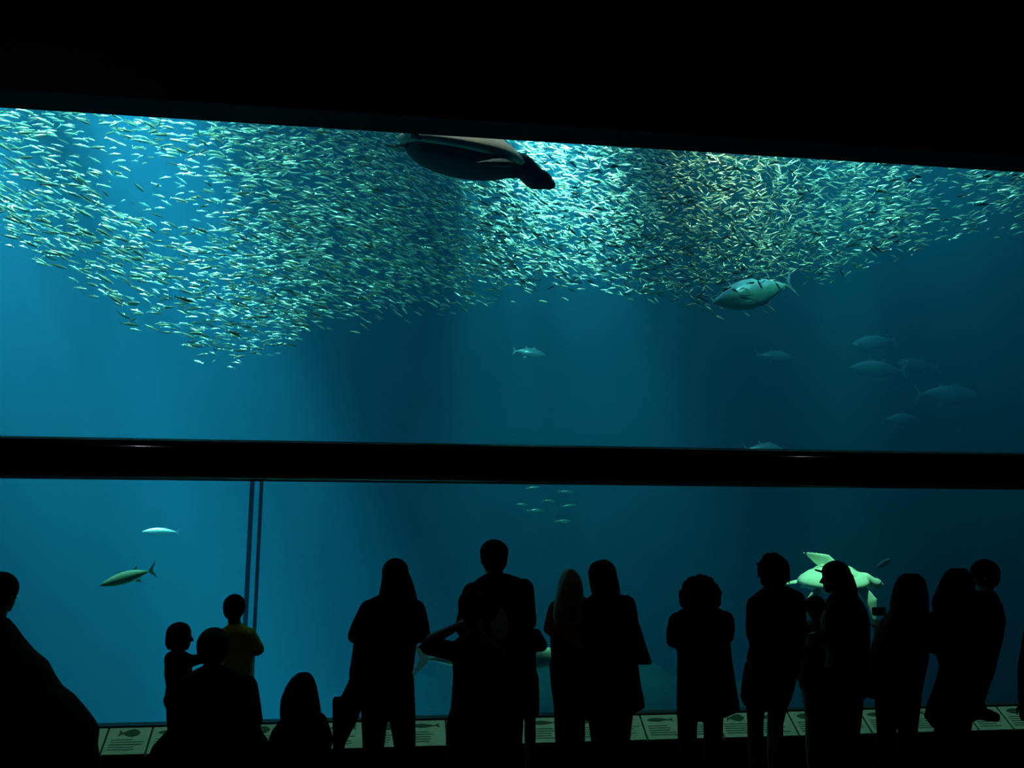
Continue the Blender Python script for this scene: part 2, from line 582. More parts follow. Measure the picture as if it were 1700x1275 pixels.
NF = 14500
spots = []
while len(spots) < NF:
    px, py = random.uniform(-260, 1980), random.uniform(100, 610)
    if random.random() > density(px, py):
        continue
    yc = np.interp(px, [-260, 0, 250, 450, 700, 950, 1250, 1700, 1980], [10.2, 10.4, 10.8, 11.5, 12.6, 13.2, 12.6, 11.8, 11.4])
    Y = max(8.9 + random.random() * 0.5, random.gauss(yc, 1.1))
    # the shoal hangs as a sheet: its lower rim is its nearest layer
    pos = at(px, py, Y)
    if pos.z > 8.6:
        continue
    # keep clear of the turtle under the header
    if 640 < px < 930 and py < 315 and Y < 9.4:
        continue
    # few sardines keep close to the large tuna
    if Y < 12.8 and abs(px - 1248) < 78 and abs(py - 487 + (px - 1248) * 0.27) < 30 and random.random() < 0.7:
        continue
    s, sc = heading(px, py)
    spots.append((Y, px, py, pos, math.radians(random.gauss(s, sc)), math.radians(random.gauss(0, 28)), math.radians(random.gauss(0, 16)), random.random() < (0.86 if px < 1100 else 0.6)))

variants = []
for d, wd, bd in ((0.20, 0.11, 0.0), (0.185, 0.10, 0.09), (0.205, 0.11, -0.09), (0.18, 0.10, 0.16)):
    variants.append(fish_arrays(6, d, wd, 0.2, bd))
seen = sorted([s for s in spots if 0 < s[1] < 1700 and s[2] > 190 + 0.0641 * s[1]], key=lambda s: s[0])
chosen = set(id(s) for s in seen[:300])
vmesh = []
for k, (V, Fc, T) in enumerate(variants):
    for br in (0.4, 0.7, 1.0):
        me = bpy.data.meshes.new('sardine_shape')
        me.from_pydata(V.tolist(), [], Fc)
        tinted(me, sardine_cols(T, br))
        me.materials.append(M['sardine'])
        me.polygons.foreach_set('use_smooth', [True] * len(me.polygons))
        vmesh.append(me)
for s in seen[:300]:
    o = bpy.data.objects.new('sardine', random.choice(vmesh))
    COL.objects.link(o)
    L = random.uniform(0.13, 0.175) * (1.15 if s[1] < 330 else 1.0)
    o.matrix_world = yaw_pitch_matrix(s[3], s[4], s[5], s[6], s[7]) @ Matrix.Diagonal((L, L, L, 1))
    tag(o, 'single small silver sardine on the near side of the great shoal', 'fish', 'nearest sardines of the shoal')
AV, AF, AC = [], [], []
base = 0
for s in spots:
    if id(s) in chosen:
        continue
    V, Fc, T = random.choice(variants)
    L = random.uniform(0.115, 0.155) * (1.15 if s[1] < 330 else 1.0)
    m = np.array(yaw_pitch_matrix(s[3], s[4], s[5], s[6], s[7]))
    W = (V * L) @ m[:3, :3].T + m[:3, 3]
    AV.append(W)
    AF += [tuple(i + base for i in f) for f in Fc]
    warm_pool = 0.7 * math.exp(-((s[1] - 1200) / 170) ** 2 - ((s[2] - 330) / 90) ** 2) * random.random()  # pool of warm lamplight painted into the sardine tints
    AC.append(sardine_cols(T, random.uniform(0.25, 1.0), warm_pool))
    base += len(V)
me = bpy.data.meshes.new('sardine_shoal')
me.from_pydata(np.concatenate(AV).tolist(), [], AF)
tinted(me, np.concatenate(AC))
sh = link('sardine_shoal', me, M['sardine'], None, True, kind='stuff')
tag(sh, 'vast glittering shoal of thousands of small silver sardines across the upper window', 'fish shoal')


def fin_mesh(pts, th=0.012):
    bm = bmesh.new()
    n = len(pts)
    a = [bm.verts.new(Vector(p) + Vector((0, th / 2, 0))) for p in pts]
    b = [bm.verts.new(Vector(p) - Vector((0, th / 2, 0))) for p in pts]
    bm.faces.new(a)
    bm.faces.new(b[::-1])
    for i in range(n):
        bm.faces.new((a[i], b[i], b[(i + 1) % n], a[(i + 1) % n]))
    return bm_mesh(bm)


def big_fish(name, label, px, py, Y, length_px, slope, right, slim=1.0, yaw=0.0, back=(0.05, 0.15, 0.24), belly=(0.05, 0.15, 0.24), bend=0.0, group=None, category='fish', fins=True, fin_m='fin'):
    pos = at(px, py, Y)
    L = length_px / F * (pos - CAM).dot(FW)
    root = empty(name, pos, label, category, group)
    st = [(0.5, 0.02), (0.47, 0.16), (0.42, 0.36), (0.34, 0.62), (0.22, 0.88), (0.08, 1.0), (-0.06, 0.95), (-0.2, 0.72), (-0.3, 0.45), (-0.38, 0.22), (-0.43, 0.1), (-0.46, 0.07)]
    n = 16
    H, Wd = 0.25 * slim, 0.17 * slim
    bm = bmesh.new()
    loft(bm, [[Vector((x, math.cos(2 * PI * k / n) * Wd * s / 2 + bend * (0.5 - x) ** 2, math.sin(2 * PI * k / n) * H * s / 2 - 0.3 * bend * (0.1 - x) ** 2)) for k in range(n)] for x, s in st])
    me = bm_mesh(bm)
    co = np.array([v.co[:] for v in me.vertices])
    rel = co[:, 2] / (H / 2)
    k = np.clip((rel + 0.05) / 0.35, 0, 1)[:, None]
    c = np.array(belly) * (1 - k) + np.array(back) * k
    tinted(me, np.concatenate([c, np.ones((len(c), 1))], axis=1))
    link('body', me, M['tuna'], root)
    yb = bend * 0.9
    zb = -0.3 * bend * 0.3
    tl = [(-0.44, yb, zb + 0.02), (-0.47, yb, zb + 0.05), (-0.56, yb, zb + 0.15 * slim ** 0.5), (-0.505, yb, zb + 0.03), (-0.495, yb, zb), (-0.505, yb, zb - 0.03), (-0.56, yb, zb - 0.15 * slim ** 0.5), (-0.47, yb, zb - 0.05), (-0.44, yb, zb - 0.02)]
    link('tail_fin', fin_mesh(tl), M[fin_m], root, False)
    if fins:
        link('dorsal_fin', fin_mesh([(0.2, 0, H * 0.42), (0.13, 0, H * 0.68), (0.06, 0, H * 0.56), (-0.02, 0, H * 0.46), (0.08, 0, H * 0.40)]), M[fin_m], root, False)
        link('second_dorsal_fin', fin_mesh([(-0.06, 0, H * 0.44), (-0.16, 0, H * 0.72), (-0.15, 0, H * 0.4)]), M[fin_m], root, False)
        link('anal_fin', fin_mesh([(-0.08, 0, -H * 0.43), (-0.19, 0, -H * 0.7), (-0.17, 0, -H * 0.36)]), M[fin_m], root, False)
        for s in (-1, 1):
            bm = bmesh.new()
            a = Vector((0.24, s * Wd * 0.40, -H * 0.05))
            vs = [a + Vector((0, 0, 0.02)), a + Vector((-0.19, s * 0.06, -0.03)), a + Vector((-0.02, 0, -0.025)), a + Vector((-0.04, s * 0.006, 0))]
            vv = [bm.verts.new(v) for v in vs]
            for f in ((0, 1, 3), (1, 2, 3), (0, 3, 2), (0, 2, 1)):
                bm.faces.new([vv[i] for i in f])
            link('pectoral_fin', bm_mesh(bm), M[fin_m], root, False)
            bm = bmesh.new()
            ball(bm, (0.42, s * Wd * 0.165, H * 0.03), (0.011, 0.006, 0.011), sub=1)
            link('eye', bm_mesh(bm), M['eye'], root)
    for ch in root.children:
        ch.matrix_parent_inverse = Matrix()
    root.matrix_world = yaw_pitch_matrix(pos, math.radians(slope), math.radians(yaw), 0, right) @ Matrix.Diagonal((L, L, L, 1))
    return root


TG = 'tuna cruising in the tank'
big_fish('tuna', 'big pale blue tuna at the lower rim of the shoal, largest of the tuna', 1248, 487, 12.2, 142, -16, False, 1.45, back=(0.28, 0.68, 0.78), belly=(0.10, 0.42, 0.34), group=TG)  # light on its upper half is painted in: back paler than belly
big_fish('tuna', 'lone faint tuna in open dark water below the middle of the shoal', 880, 586, 18.0, 54, 6, True, 1.2, back=(0.03, 0.10, 0.13), belly=(0.04, 0.13, 0.17), group=TG)
big_fish('tuna', 'faint tuna at the top of the cluster in dark water, tilted nose down', 1449, 569, 17.5, 80, -8, False, 1.25, group=TG)
big_fish('tuna', 'faint bluish tuna in the middle of the cluster, just ahead of another', 1456, 613, 16.6, 96, 2, False, 1.2, group=TG)
big_fish('tuna', 'very dim tuna following close behind another in the cluster', 1522, 606, 19.0, 74, 3, False, 1.2, group=TG)
big_fish('tuna', 'long faint tuna nearest the edge of the upper window, low in the cluster', 1575, 655, 17.0, 112, 0, True, 1.15, group=TG)
big_fish('tuna', 'smallest dim tuna of the cluster, lowest and just above the beam', 1494, 696, 17.5, 64, -3, True, 1.2, group=TG)
big_fish('tuna', 'hardly visible tuna below the large tuna at the shoal rim', 1288, 592, 19.0, 66, 4, True, 1.2, group=TG)
big_fish('tuna', 'dim tuna half hidden behind the top edge of the beam', 1270, 746, 16.0, 70, 0, True, 1.2, group=TG)
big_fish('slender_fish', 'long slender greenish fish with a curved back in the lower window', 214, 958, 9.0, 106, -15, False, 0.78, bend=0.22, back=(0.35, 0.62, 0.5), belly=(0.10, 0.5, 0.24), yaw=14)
big_fish('slender_fish', 'short pale fish above the curved slender fish in the lower window', 266, 883, 12.0, 58, 0, False, 0.95, back=(0.14, 0.32, 0.28), belly=(0.12, 0.26, 0.24))
for k, (px, py, lp) in enumerate(((890, 848, 30), (940, 817, 26), (945, 840, 28), (866, 838, 22), (935, 866, 30), (885, 810, 24), (912, 832, 22))):
    big_fish('distant_fish', 'tiny dim fish in a loose cluster far behind the glass under the beam', px, py, 17.5, lp, random.uniform(-6, 6), True, 1.1, back=(0.03, 0.11, 0.12), belly=(0.04, 0.13, 0.15), group='far fish under the beam', fins=False)
big_fish('pale_fish', 'large pale fish lit from above swimming behind the standing visitors', 826, 1092, 9.2, 262, 0, True, 0.74, fin_m='lit_skin', back=(0.75, 0.85, 0.72), belly=(0.25, 0.5, 0.36))  # top light put into the colours: bright back, darker belly, pale fins
big_fish('small_fish', 'small dark fish with a white snout ahead of the pale turtle', 1466, 936, 10.5, 34, -28, True, 1.2, back=(0.4, 0.45, 0.45), belly=(0.02, 0.03, 0.03))


# ------------------------------------------------------------------ sea turtles
def turtle(name, label, pos, axes, L, skin, shell, flips, shell_scale=(1, 1, 1)):
    """axes: nose, side, up unit vectors. Body one continuous skin with head and four flippers; carapace with scutes as parts."""
    root = empty(name, pos, label, 'turtle')
    bm = bmesh.new()
    # plastron and trunk
    ball(bm, (0, 0, flips.get('drop', -0.01)), (0.37, 0.28, flips.get('deep', 0.10)), sub=3)
    tube(bm, [(0.28, 0, 0.0), (0.42, 0, 0.0), flips['head']], [0.10, 0.08, 0.075], 12)
    h = Vector(flips['head'])
    ball(bm, h + Vector((0.03, 0, 0.0)), (0.10, 0.072, 0.07))
    ball(bm, h + Vector((0.11, 0, -0.02)), (0.045, 0.04, 0.035))
    tube(bm, [(-0.3, 0, -0.02), (-0.43, 0, -0.03)], [0.04, 0.012], 8)
    for key in ('fl', 'fr', 'rl', 'rr'):
        pts, rad = flips[key]
        tube(bm, pts, rad, 12, flat=0.32, hint=Vector(flips.get(key + 'h', (0, 0, 1))))
    me = remesh(bm, 0.014, 2)
    bo = link('body', me, skin, root)
    if 'pale' in flips:  # rear flippers coloured pale to stand for light falling on them
        me.materials.append(flips['pale'])
        for f in me.polygons:
            if f.center.x < -0.37:
                f.material_index = 1
    # carapace: dome with a pale rim, then scutes
    bm = bmesh.new()
    rings = []
    for r, z in ((1.0, 0.0), (1.03, 0.02), (0.97, 0.05), (0.8, 0.10), (0.55, 0.14), (0.28, 0.16), (0.05, 0.165)):
        ring = []
        for k in range(28):
            a = 2 * PI * k / 28
            ring.append(Vector((math.cos(a) * 0.40 * r * (1 if math.cos(a) > 0 else 1.06), math.sin(a) * 0.31 * r * (1 + 0.08 * math.cos(a)), z)))
        rings.append(ring)
    loft(bm, rings)
    car = link('carapace', bm_mesh(bm), shell, root)
    for cx, cyy, r in ((0.24, 0, 0.075), (0.1, 0, 0.08), (-0.05, 0, 0.08), (-0.19, 0, 0.07), (0.17, 0.14, 0.08), (0.03, 0.16, 0.085), (-0.12, 0.15, 0.08), (0.17, -0.14, 0.08), (0.03, -0.16, 0.085), (-0.12, -0.15, 0.08)):
        bm = bmesh.new()
        rr = min(0.98, math.hypot(cx / 0.40, cyy / 0.31))
        z = np.interp(rr, [0.05, 0.28, 0.55, 0.8, 0.97], [0.165, 0.16, 0.14, 0.10, 0.05])
        nrm = Vector((cx * 0.9, cyy * 1.3, 0.32)).normalized()
        u, v = frame_of(nrm)
        c = Vector((cx, cyy, z + 0.002))
        loft(bm, [[c + u * math.cos(k * PI / 3) * r * q + v * math.sin(k * PI / 3) * r * q + nrm * hh for k in range(6)] for q, hh in ((0.98, -0.012), (0.9, 0.006), (0.3, 0.012))])
        link('scute', bm_mesh(bm), shell, car, False)
    for s in (-1, 1):
        bm = bmesh.new()
        ball(bm, h + Vector((0.085, s * 0.052, 0.02)), (0.012, 0.008, 0.012), sub=1)
        link('eye', bm_mesh(bm), M['eye'], root)
    for ch in root.children:
        ch.matrix_parent_inverse = Matrix()
        for g in ch.children:
            g.matrix_parent_inverse = Matrix()
    n, s, u = axes
    root.matrix_world = Matrix(((n.x, s.x, u.x, pos.x), (n.y, s.y, u.y, pos.y), (n.z, s.z, u.z, pos.z), (0, 0, 0, 1))) @ Matrix.Diagonal((L, L, L, 1))
    return root


def axes_from(nose, up):
    n = Vector(nose).normalized()
    s = Vector(up).cross(n).normalized()
    return n, s, n.cross(s)


pos = at(768, 256, 8.3)
turtle('sea_turtle', 'dark sea turtle gliding just under the header above the shoal', pos, axes_from((1, 0.12, -0.10), (0.03, -0.32, 1)), 1.46, M['turtle_shaded_skin'], M['shell'], {
    'drop': -0.03, 'deep': 0.125, 'pale': M['shell'],
    'head': (0.50, 0, -0.06),
    'fl': ([(0.22, 0.2, 0.0), (0.26, 0.42, -0.02), (0.08, 0.68, -0.04)], [0.07, 0.085, 0.02]),
    'fr': ([(0.22, -0.2, -0.02), (0.20, -0.34, -0.05), (0.02, -0.5, -0.10)], [0.07, 0.085, 0.02]),
    'rl': ([(-0.26, 0.15, 0.0), (-0.40, 0.20, -0.02), (-0.50, 0.2, -0.02)], [0.05, 0.06, 0.02]),
    'rr': ([(-0.26, -0.15, 0.0), (-0.42, -0.20, 0.05), (-0.60, -0.22, 0.07)], [0.05, 0.07, 0.02]),
})
pos = at(1384, 966, 9.6)
turtle('sea_turtle', 'brightly lit pale sea turtle with a raised flipper behind the visitors', pos, axes_from((1, 0.1, 0.06), (-0.06, -0.3, 1)), 0.93, M['lit_skin'], M['shell_pale'], {
    'head': (0.49, -0.02, -0.05),
    'fl': ([(0.2, 0.16, 0.04), (0.04, 0.26, 0.16), (-0.20, 0.32, 0.27)], [0.07, 0.10, 0.015]),
    'flh': (0, 1, 0.2),
    'fr': ([(0.22, -0.2, -0.04), (0.31, -0.28, -0.16), (0.31, -0.34, -0.34)], [0.07, 0.075, 0.04]),
    'frh': (0, 1, 0),
    'rl': ([(-0.28, 0.12, 0.0), (-0.42, 0.16, -0.03), (-0.54, 0.18, -0.05)], [0.06, 0.055, 0.015]),
    'rr': ([(-0.28, -0.14, -0.02), (-0.40, -0.17, -0.12), (-0.36, -0.18, -0.28)], [0.06, 0.05, 0.015]),
    'rrh': (0, 1, 0),
})

# ------------------------------------------------------------------ reef at the back of the tank
from mathutils import noise as mnoise
for k, (px, py, Y, r, top) in enumerate(((640, 1120, 20.0, 1.5, 0.0), (825, 1075, 20.3, 1.6, 0.0), (1030, 1100, 20.0, 1.6, 0.0), (1215, 1140, 20.4, 1.3, 0.0))):
    c = at(px, py, Y)
    bm = bmesh.new()
    bmesh.ops.create_icosphere(bm, subdivisions=4, radius=1.0)
    off = Vector((k * 7.3, k * 3.1, 0))
    hz = (c.z + 3.0) / 2
    for v in bm.verts:
        d = v.co.normalized()
        s = 1 + 0.16 * mnoise.fractal(d * 1.6 + off, 1.0, 2.0, 4) + 0.05 * mnoise.noise(d * 7 + off)
        v.co = Vector((d.x * r * s, d.y * r * 0.6 * s, max(-3.0, -3.0 + hz + d.z * s * hz * 1.05)))
    o = link('reef_rock', bm_mesh(bm), M['rock'], None)
    o.location = (c.x, c.y, 0)
    tag(o, ('reef rock dimly seen behind the waist-long-haired woman', 'reef rock dimly seen low behind the tall man in the cap', 'reef rock dimly seen behind the woman with the bag', 'reef rock dimly seen between the curly-haired woman and the baggy shorts')[k], 'rock', 'reef rocks at the back of the tank')


# ------------------------------------------------------------------ people
def rows_ring(Y, py, xl, xr, dep, n=22, dy=0.0, p=2.3):
    a, b = at(xl, py, Y), at(xr, py, Y)
    c = (a + b) / 2
    hw = (b - a).length / 2
    out = []
    for k in range(n):
        t = 2 * PI * k / n
        cs, sn_ = math.cos(t), math.sin(t)
        e = 2 / p
        out.append(Vector((c.x + hw * math.copysign(abs(cs) ** e, cs), Y + dy + dep * math.copysign(abs(sn_) ** e, sn_), c.z)))
    return out


def drape(bm, Y, rows):
    """Garment skin from silhouette rows: (py, x_left, x_right, half_depth[, depth_shift])."""
    fine = []
    for a, b in zip(rows, rows[1:]):
        a = (*a, 0.0)[:5]
        b = (*b, 0.0)[:5]
        fine.append(a)
        fine.append(tuple((u + v) / 2 for u, v in zip(a, b)))
    fine.append((*rows[-1], 0.0)[:5])
    loft(bm, [rows_ring(Y, r[0], r[1], r[2], r[3], dy=r[4]) for r in fine])


def yrot(face, tilt=0.0, lean=0.0):
    """Head frame: looks along +y, turned by face (0 to the tank, 90 to the picture's right), chin up by tilt."""
    return Matrix.Rotation(-math.radians(face), 3, 'Z') @ Matrix.Rotation(math.radians(tilt), 3, 'X') @ Matrix.Rotation(math.radians(lean), 3, 'Y')


def head_shape(bm, c, h, R):
    """Skull, jaw, nose, brow, lips and ears; h = head height."""
    def q(x, y, z):
        return c + R @ Vector((x * h, y * h, z * h))
    ball(bm, q(0, -0.03, 0.12), (0.335 * h, 0.40 * h, 0.37 * h), R, 3)
    ball(bm, q(0, 0.10, -0.17), (0.26 * h, 0.27 * h, 0.31 * h), R, 3)
    ball(bm, q(0, 0.24, -0.40), (0.12 * h, 0.11 * h, 0.085 * h), R)
    tube(bm, [q(0, 0.36, 0.06), q(0, 0.43, -0.08), q(0, 0.455, -0.12)], [0.035 * h, 0.055 * h, 0.06 * h], 8)
    ball(bm, q(0, 0.345, 0.08), (0.20 * h, 0.05 * h, 0.04 * h), R)
    ball(bm, q(0, 0.355, -0.255), (0.10 * h, 0.045 * h, 0.025 * h), R)
    ball(bm, q(0, 0.345, -0.30), (0.085 * h, 0.045 * h, 0.025 * h), R)
    for s in (-1, 1):
        ball(bm, q(s * 0.345, -0.02, -0.03), (0.035 * h, 0.08 * h, 0.13 * h), R)


def hand(bm, wrist, d, normal, s, curl=0.5, side=1):
    """Palm, four bent fingers of unequal length and a thumb from the side of the palm."""
    d = d.normalized()
    across = normal.cross(d).normalized() * side
    normal = d.cross(across).normalized() * side
    tube(bm, [wrist, wrist + d * 0.045 * s, wrist + d * 0.085 * s], [0.028 * s, 0.040 * s, 0.040 * s], 12, flat=0.42, hint=normal)
    for k, (off, ln) in enumerate(((0.031, 0.070), (0.011, 0.078), (-0.010, 0.073), (-0.030, 0.056))):
        a = wrist + d * 0.088 * s + across * off * s
        p = [a]
        ang = 0.0
        for seg, fr in ((0, 0.45), (1, 0.32), (2, 0.23)):
            ang += curl * (0.5, 0.9, 0.6)[seg]
            p.append(p[-1] + (d * math.cos(ang) - normal * math.sin(ang)) * ln * fr * s + across * off * 0.04)
        tube(bm, p, [0.0095 * s, 0.009 * s, 0.0085 * s, 0.0075 * s], 8)
    a = wrist + d * 0.03 * s + across * 0.03 * s
    b = a + (d * 0.6 + across * 0.75).normalized() * 0.038 * s
    tube(bm, [a, b, b + (d * 0.9 + across * 0.15 - normal * 0.35).normalized() * 0.045 * s], [0.014 * s, 0.0105 * s, 0.008 * s], 8)


def person(label, Y, H, head, arms, legs, top, top_m, bottom=None, bottom_m=None, hair=None, hair_m='hair', sleeve=1.0, trouser=1.0, face=0, tilt=0, lean=0, leg_m=None, sleeve_r=0.014, extras=None, hands=True, group=None, shoe_face=None, head_h=None, foot_ball=None, top_name='top'):
    """head: (px, py of head centre, depth shift). arms: lists of (px, py, dy). legs: lists of (px, py or None, dy, z or None)."""
    s = H / 1.7
    R = yrot(face, tilt, lean)
    hh = 0.95 * head_h if head_h else 0.128 * H * (1.0 if H > 1.45 else 1.0 + (1.45 - H) * 0.45)
    hc = at(head[0], head[1], Y + head[2])
    A = [[at(p[0], p[1], Y + p[2]) for p in a] for a in arms]
    Lg = []
    for l in legs:
        Lg.append([at(p[0], p[1], Y + p[2]) if p[1] is not None else atz(p[0], p[3], Y + p[2]) for p in l])
    ground = Vector((hc.x, Y, 0))
    sh = (A[0][0] + A[1][0]) / 2
    hp = (Lg[0][0] + Lg[1][0]) / 2
    root = empty('person', ground, label, 'person', group)
    # body, one continuous skin
    bm = bmesh.new()
    head_shape(bm, hc, hh, R)
    nb = sh + Vector((0, 0, 0.02 * s))
    tube(bm, [hc + R @ Vector((0, -0.06 * hh, -0.25 * hh)), nb], [0.050 * s, 0.058 * s], 14)
    shw = max(0.09 * s, (A[0][0] - A[1][0]).length / 2 - 0.01)
    shw = min(shw, 0.2 * s)
    hpw = 0.15 * s
    xa = Vector((1, 0, 0))
    ya = Vector((0, 1, 0))
    rings = []
    for t, wd, dp in ((-0.06, 0.6 * hpw, 0.06), (0.0, hpw, 0.085), (0.12, 0.97 * hpw, 0.088), (0.35, 0.82 * hpw, 0.078), (0.62, 0.5 * (hpw + shw), 0.09), (0.85, shw, 0.09), (0.97, 0.9 * shw, 0.07), (1.06, 0.35 * shw, 0.05)):
        c = hp.lerp(sh, t)
        rings.append([c + xa * math.cos(2 * PI * k / 18) * wd * 0.92 + ya * math.sin(2 * PI * k / 18) * dp * s for k in range(18)])
    loft(bm, rings)
    for a in A:
        m_ = a[1]
        tube(bm, [a[0], a[0].lerp(m_, 0.5), m_, m_.lerp(a[2], 0.35), a[2]], [0.048 * s, 0.043 * s, 0.036 * s, 0.037 * s, 0.024 * s], 12)
        if hands:
            hand(bm, a[2], (a[2] - m_), Vector((0, -0.6, 0.8)) if abs((a[2] - m_).normalized().z) < 0.8 else Vector((0, 1, 0)), s, 0.6, 1 if a is A[0] else -1)
    for l in Lg:
        tube(bm, [l[0], l[0].lerp(l[1], 0.5), l[1], l[1].lerp(l[2], 0.35), l[2]], [0.082 * s, 0.072 * s, 0.052 * s, 0.053 * s, 0.034 * s], 14)
        fd = Matrix.Rotation(-math.radians(shoe_face if shoe_face is not None else face * 0.5), 3, 'Z') @ Vector((0, 1, 0))
        if foot_ball:
            fd = Vector(foot_ball)
        tube(bm, [l[2] + Vector((0, 0, -0.02 * s)), l[2] + fd * 0.10 * s + Vector((0, 0, -0.035 * s))], [0.034 * s, 0.03 * s], 10, flat=0.8)
    link('body', remesh(bm, 0.0085 if H > 1.3 else 0.0075), M['skin'], root)
    # eyes
    for sg in (-1, 1):
        bm = bmesh.new()
        ball(bm, hc + R @ Vector((sg * 0.15 * hh, 0.335 * hh, 0.02 * hh)), (0.05 * hh, 0.04 * hh, 0.035 * hh), R, 1)
        link('eye', bm_mesh(bm), M['eye'], root)
    # upper garment with sleeves
    bm = bmesh.new()
    drape(bm, Y, top)
    if sleeve > 0:
        for a in A:
            e = a[1] if sleeve <= 0.5 else a[1].lerp(a[2], (sleeve - 0.5) * 2 * 0.97)
            k = sleeve_r
            if sleeve <= 0.5:
                e = a[0].lerp(a[1], sleeve * 2)
                tube(bm, [a[0], e], [(0.05 + k) * s, (0.045 + k) * s], 14)
            else:
                tube(bm, [a[0], a[0].lerp(a[1], 0.5), a[1], e], [(0.052 + k) * s, (0.047 + k) * s, (0.042 + k) * s, (0.032 + k) * s], 14)
    link(top_name, remesh(bm, 0.011, 3), M[top_m], root)
    # lower garment
    bm = bmesh.new()
    used = False
    if bottom:
        drape(bm, Y, bottom)
        used = True
    if trouser > 0:
        used = True
        ball(bm, hp + Vector((0, 0, 0.02 * s)), (0.155 * s, 0.11 * s, 0.12 * s))
        for l in Lg:
            if trouser <= 0.5:
                e = l[0].lerp(l[1], trouser * 2)
                tube(bm, [l[0], l[0].lerp(e, 0.5), e], [0.098 * s, 0.095 * s, 0.088 * s], 16)
            else:
                e = l[1].lerp(l[2], min(1, (trouser - 0.5) * 2) * 0.97)
                tube(bm, [l[0], l[0].lerp(l[1], 0.5), l[1], l[1].lerp(e, 0.5), e], [0.096 * s, 0.088 * s, 0.070 * s, 0.066 * s, 0.058 * s], 16)
    if used:
        link('trousers' if not bottom else 'skirt', remesh(bm, 0.011, 3), M[bottom_m or 'denim'], root)
    # shoes
    for l in Lg:
        bm = bmesh.new()
        fd = Matrix.Rotation(-math.radians(shoe_face if shoe_face is not None else face * 0.5), 3, 'Z') @ Vector((0, 1, 0))
        if foot_ball:
            fd = Vector(foot_ball)
        a = l[2]
        dn = Vector((0, 0, -1))
        tube(bm, [a + dn * 0.035 * s - fd * 0.045 * s, a + dn * 0.045 * s + fd * 0.03 * s, a + dn * 0.05 * s + fd * 0.14 * s], [0.044 * s, 0.043 * s, 0.036 * s], 12, flat=0.8)
        tube(bm, [a + Vector((0, 0, 0.02 * s)), a + dn * 0.03 * s], [0.043 * s, 0.045 * s], 12)
        me = remesh(bm, 0.011, 2)
        # sole stays on the floor
        mz = min(v.co.z for v in me.vertices)
        if l[2].z < 0.2 and mz < 0:
            for v in me.vertices:
                v.co.z = max(v.co.z, 0.0)
        link('shoe', me, M['shoe'], root)
    # hair
    if hair:
        bm = bmesh.new()
        if hair.get('cap', True):
            g = hair.get('grow', 1.0)
            ball(bm, hc + R @ Vector((0, -0.06 * hh, 0.14 * hh)), (0.41 * hh * g, 0.465 * hh * g, 0.435 * hh * g), R, 3)
            if hair.get('back', True):
                ball(bm, hc + R @ Vector((0, -0.17 * hh, -0.02 * hh)), (0.375 * hh * g, 0.32 * hh * g, 0.37 * hh * g), R, 3)
        if 'rows' in hair:
            drape(bm, Y + hair.get('dy', -0.06), hair['rows'])
        for (px, py, r, dy) in hair.get('curls', ()):
            ball(bm, at(px, py, Y + dy), (r, r, r), sub=2)
        for pts in hair.get('strands', ()):
            P_ = [at(a, b, Y + c) for a, b, c in pts]
            tube(bm, P_, [0.012] * (len(P_) - 1) + [0.005], 8)
        # keep the face clear
        link('hair', remesh(bm, 0.009, 3), M[hair_m], root)
    return root, dict(hc=hc, hh=hh, R=R, s=s, A=A, L=Lg)


def legs2(xl, xr, hip, knee, hx=None, dyk=0.03, z=0.085, axl=None, axr=None, dy=(0, 0)):
    """Two legs: hip row py, knee row py; ankles at height z."""
    hx = hx or (xl, xr)
    return [[(hx[0], hip, 0, None), (xl, knee, dyk + dy[0], None), (axl if axl is not None else xl, None, dy[0], z)],
            [(hx[1], hip, 0, None), (xr, knee, dyk + dy[1], None), (axr if axr is not None else xr, None, dy[1], z)]]


# ---- far side of the hall, beside the left edge: visitor in a wide wrap
person('person in a wide dark wrap sloping down to one side, cut by the picture edge', 5.4, 1.58, (3, 986, 0),
       [[(-42, 1048, 0), (-70, 1120, 0), (-60, 1180, 0.12)], [(16, 1068, 0), (56, 1140, 0.02), (104, 1205, 0.05)]],
       legs2(-30, 22, 1215, 1300, axl=-28, axr=24),
       [(1026, -12, 12, 0.06), (1040, -42, 24, 0.10), (1058, -58, 36, 0.13), (1080, -66, 54, 0.15), (1100, -70, 78, 0.16), (1124, -72, 90, 0.17), (1142, -74, 102, 0.18), (1156, -74, 121, 0.18), (1178, -75, 140, 0.19), (1200, -75, 157, 0.19), (1216, -76, 164, 0.19), (1240, -76, 161, 0.19), (1275, -76, 166, 0.19), (1320, -74, 166, 0.18), (1345, -72, 164, 0.18)],
       'brown', bottom_m='black', hair={'grow': 1.02}, top_name='wrap', face=25, sleeve=0)

# ---- child with a bob, in profile
person('small child with bobbed hair seen in profile, reaching forward beside the yellow-shirted boy', 6.36, 1.17, (299, 1058, 0),
       [[(291, 1090, -0.09), (312, 1098, -0.08), (338, 1093, 0.0)], [(295, 1090, 0.09), (318, 1097, 0.09), (342, 1092, 0.05)]],
       legs2(292, 306, 1165, 1225, hx=(294, 304), dy=(-0.05, 0.05)),
       [(1078, 288, 302, 0.04), (1084, 277, 311, 0.09), (1092, 273, 315, 0.11), (1110, 275, 318, 0.11), (1127, 278, 320, 0.11), (1150, 279, 322, 0.12), (1173, 279, 325, 0.13)],
       'navy', trouser=0.98, bottom_m='black', face=80,
       hair={'grow': 1.0, 'dy': 0.0, 'rows': [(1036, 287, 312, 0.05), (1046, 278, 314, 0.075), (1058, 275, 309, 0.08), (1070, 275, 303, 0.075), (1078, 279, 299, 0.06)]}, top_name='dress')

